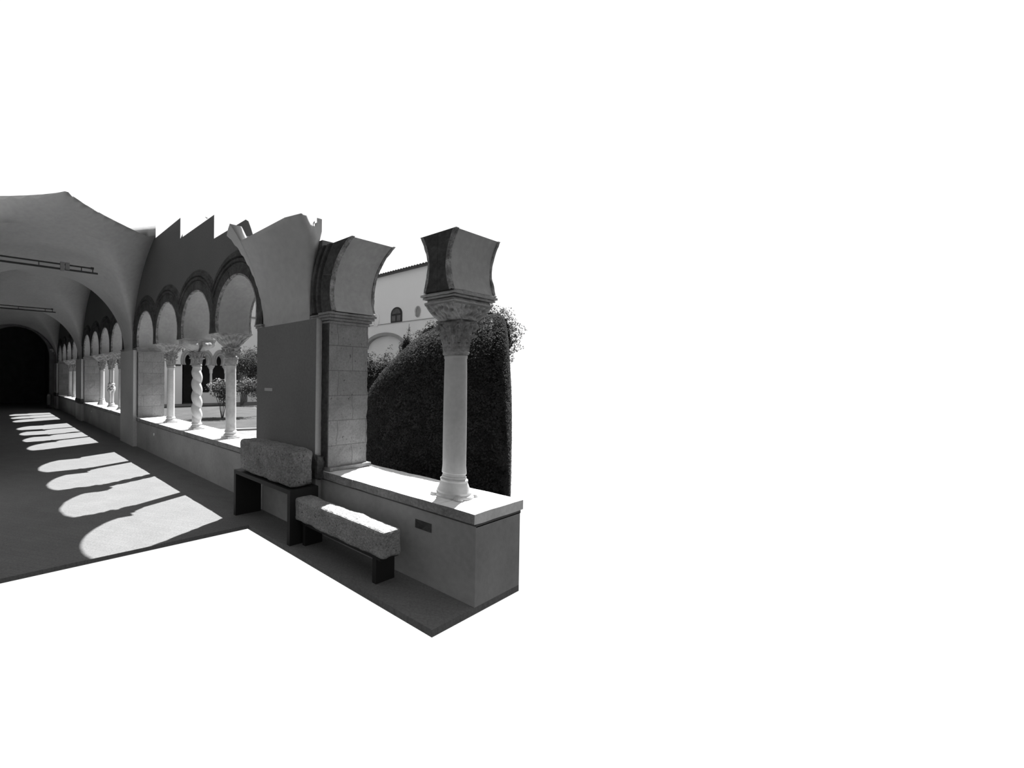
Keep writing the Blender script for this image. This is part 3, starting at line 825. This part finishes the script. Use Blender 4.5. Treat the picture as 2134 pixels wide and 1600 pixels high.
for y0, y1, z0, z1 in ((WY-.36, WY-.06, 5.50, 5.88), (WY+.06, WY+.36, 5.50, 5.88)):
    bm = nb(); box(bm, 19.94, 19.96, y0, y1, z0, z1); build('pane', bm, M['glass'], wf) if False else None
    bm2 = nb(); box(bm2, 19.94, 19.958, y0, y1, z0, z1)
    o = build('window_pane', bm2, M['glass'], t)
bm = nb(); arch_plate(bm, 19.94, WY, .34, 5.99, 6.0, .018); build('fan_pane', bm, M['glass'], t)
for i, (yy, zz, sh) in enumerate(((20.55, 5.85, .36), (17.10, 5.98, .25))):
    bm = nb()
    for k in range(24):
        a = 2*PI*k/24; a1 = 2*PI*(k+1)/24
        R0, R1 = sh, sh*.72
        q = [(R0, a), (R0, a1), (R1, a1), (R1, a)]
        bm.faces.new([bm.verts.new((19.95-(.03 if rr == R1 else 0), yy+rr*math.cos(b)*.85, zz+rr*math.sin(b)*1.25-(.1 if math.sin(b) < -.5 else 0))) for rr, b in q])
    bm.faces.new([bm.verts.new((19.98, yy+sh*.72*math.cos(2*PI*k/24)*.85, zz+sh*.72*1.25*math.sin(2*PI*k/24)-(.1 if math.sin(2*PI*k/24) < -.5 else 0))) for k in range(24)])
    build('relief_shield', bm, M['fartrim'] if i else M['far'], t)

# ------------------------------------------------------------------ planting
def leaf(verts, faces, p, d, size, seed):
    """a small pointed leaf folded along its rib"""
    d = d.normalized(); a = d.orthogonal().normalized(); b = d.cross(a)
    t = 2*PI*seed; ax = a*math.cos(t)+b*math.sin(t); bx = d.cross(ax)
    ax = (ax+d*random.uniform(-.5, .5)).normalized()
    i = len(verts); h = d*size*.16
    verts += [p-ax*size*.5, p+bx*size*.30+h, p+ax*size*.5, p-bx*size*.30+h]
    faces += [(i, i+1, i+2), (i, i+2, i+3)]
def leaves_obj(name, vf, m, parent):
    V, F = vf
    keep = F
    used = {}; NV = []; NF = []
    off = Vector(parent.location)
    for f in keep:
        g_ = []
        for i in f:
            if i not in used: used[i] = len(NV); NV.append(V[i]-off)
            g_.append(used[i])
        NF.append(g_)
    me = bpy.data.meshes.new(name); me.from_pydata([tuple(v) for v in NV], [], NF); me.materials.append(m)
    o = bpy.data.objects.new(name, me); C.objects.link(o); o.parent = parent
    return o
def blob_leaves(V, F, c, rad, n, size, shell=.75, bumps=.12, nsc=2.2, zmin=.02, keepfn=None, steep=None):
    c = Vector(c)
    k = 0
    while k < n:
        d = Vector((random.gauss(0, 1), random.gauss(0, 1), random.gauss(0, 1))).normalized()
        if keepfn and not keepfn(d): continue
        k += 1
        q = random.uniform(shell, 1.0)**.6*(1+bumps*noise.noise(d*nsc+c))
        p = c+Vector((d.x*rad[0]*q, d.y*rad[1]*q, d.z*rad[2]*q))
        if steep: p = steep(p)
        if p.z < zmin: continue
        nd = (d+Vector((random.uniform(-.8, .8), random.uniform(-.8, .8), random.uniform(-.5, .9)))).normalized()
        leaf(V, F, p, nd, size*random.uniform(.7, 1.25), R())
def blob_core(bm, c, rad, seg=28, bumps=.12, nsc=2.2, k=.9, steep=None):
    c = Vector(c); rings = []
    for i in range(1, seg//2):
        th = PI*i/(seg//2); ring = []
        for j in range(seg):
            a = 2*PI*j/seg; d = Vector((math.sin(th)*math.cos(a), math.sin(th)*math.sin(a), math.cos(th)))
            q = k*(1+bumps*noise.noise(d*nsc+c)); p = c+Vector((d.x*rad[0]*q, d.y*rad[1]*q, d.z*rad[2]*q)); p.z = max(.0, p.z)
            if steep: p = steep(p)
            ring.append(bm.verts.new(p))
        rings.append(ring)
    for a, b in zip(rings, rings[1:]):
        for j in range(seg): bm.faces.new((a[j], a[(j+1) % seg], b[(j+1) % seg], b[j]))
    bm.faces.new(rings[0]); bm.faces.new(rings[-1][::-1])

# the big clipped dome hard against the near bay
DC, DR = (3.04, 3.23, .70), (1.83, 1.83, 1.86)
HD = Vector((.475, -.88, 0))          # the hedge slopes gently one way and is clipped upright on this side
def hedge_side(p):
    s_ = (p-Vector(DC)).dot(HD)
    if s_ <= 0: return p
    return p-HD*(s_-.24*min(1, s_/DR[0])**.45)
t = thing('clipped_hedge', (3.04, 3.23, 0), 'large dark round clipped hedge behind the near column', 'hedge')
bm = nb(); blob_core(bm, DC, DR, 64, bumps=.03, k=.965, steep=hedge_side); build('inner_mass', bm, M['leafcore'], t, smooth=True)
V, F = [], []
_vd = (Vector(DC)-CAM).normalized()
blob_leaves(V, F, DC, DR, 150000, .027, shell=.93, bumps=.03, zmin=.1, steep=hedge_side, keepfn=lambda d: d.dot(_vd) < .35 and d.x < .75 and d.z > -.4)
leaves_obj('foliage', (V, F), M['leaf'], t)
def bush(name, label, cat, blobs, m, core=True, trunk=None, size=.07, n=3000, shell=.5, flowers=0, k=.8, group=None):
    b0 = blobs[0][0]
    t = thing(name, (b0[0], b0[1], 0), label, cat, group)
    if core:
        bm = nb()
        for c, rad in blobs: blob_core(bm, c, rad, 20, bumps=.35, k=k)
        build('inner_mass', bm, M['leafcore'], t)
    V, F = [], []
    for c, rad in blobs: blob_leaves(V, F, c, rad, int(n*rad[0]*rad[2]), size, shell=shell, bumps=.55, nsc=2.6)
    leaves_obj('foliage', (V, F), m, t)
    if flowers:
        V, F = [], []
        for c, rad in blobs: blob_leaves(V, F, c, rad, int(flowers*rad[0]*rad[2]), size*.9, shell=.85, bumps=.55, nsc=2.6, keepfn=lambda d: d.z > 0)
        leaves_obj('blossoms', (V, F), M['blossom'], t)
    if trunk:
        bm = nb()
        for pts, r_ in trunk: tube(bm, pts, [r_*(1-.5*i/(len(pts)-1)) for i in range(len(pts))], 7)
        build('stems', bm, M['bark'], t)
    return t
bush('laurel_bush', 'tall leafy bush between the near pier and the round hedge', 'bush',
     [((8.08, 9.5, .85), (1.0, 1.0, 1.55)), ((7.6, 9.9, .8), (.8, .8, 1.6))], M['leaf2'], size=.07, n=6500, shell=.8, k=.88)
bush('orange_tree', 'loose leafy tree rising behind the round hedge beside the capital', 'tree',
     [((5.05, 5.55, 2.46), (.38, .38, .36)), ((5.9, 4.95, 2.55), (.62, .62, .62))], M['leaf2'], size=.05, n=16000, shell=.7, k=.8,
     trunk=[([(5.6, 5.2, 0), (5.6, 5.2, 1.6), (5.85, 5.0, 2.2)], .06), ([(5.6, 5.2, 1.4), (5.1, 5.5, 2.1)], .03)])
bush('slender_bush', 'thin upright bush with a bare top twig above the round hedge', 'bush',
     [((5.8, 6.83, 2.12), (.19, .19, .70)), ((5.85, 6.8, 1.85), (.36, .36, .62))], M['leaf2'], size=.05, n=20000, shell=.5, k=.7,
     trunk=[([(5.8, 6.83, 0), (5.8, 6.83, 2.4), (5.84, 6.80, 3.02)], .010)])
rs = []
for i in range(7):
    a = i*.9; rs.append(([(4.86+.03*math.cos(a), 14.87+.03*math.sin(a), .02), (4.88+.12*math.cos(a), 14.9+.12*math.sin(a), .5), (4.9+.38*math.cos(a), 14.95+.38*math.sin(a), 1.15)], .016))
bush('rose_bush', 'rose bush with pale blooms and bare stems between the twisted and streaked columns', 'bush',
     [((4.75, 15.0, 1.22), (.42, .42, .36)), ((5.15, 14.75, 1.12), (.38, .38, .40)), ((4.9, 14.9, .85), (.25, .25, .25))], M['roseleaf'], core=False, size=.075, n=4200, shell=.15, flowers=900, trunk=rs)
rs = [([(9.3+.05*i, 21.1, .02), (9.25+.12*i, 21.0, .5), (9.3+.3*(i-1), 20.9, 1.1)], .018) for i in range(4)]
bush('rose_shrub', 'smaller flowering rose shrub farther off, right of the streaked column', 'bush',
     [((9.7, 20.9, 1.05), (.75, .6, .55)), ((10.4, 20.6, .95), (.7, .6, .8))], M['roseleaf'], core=False, size=.085, n=2600, shell=.2, flowers=600, trunk=rs)
bush('olive_tree', 'dark leafy tree crown right of the streaked column over the lawn', 'tree',
     [((6.55, 15.3, 2.35), (.70, .7, .62)), ((6.2, 15.6, 2.1), (.45, .45, .4)), ((6.9, 15.1, 1.95), (.6, .6, .5))], M['leaf2'], core=False, size=.08, n=4200, shell=.2,
     trunk=[([(7.1, 15.0, .0), (7.0, 15.05, .9), (6.6, 15.3, 2.1)], .05), ([(6.9, 15.1, 1.4), (6.4, 15.5, 2.0)], .025)])
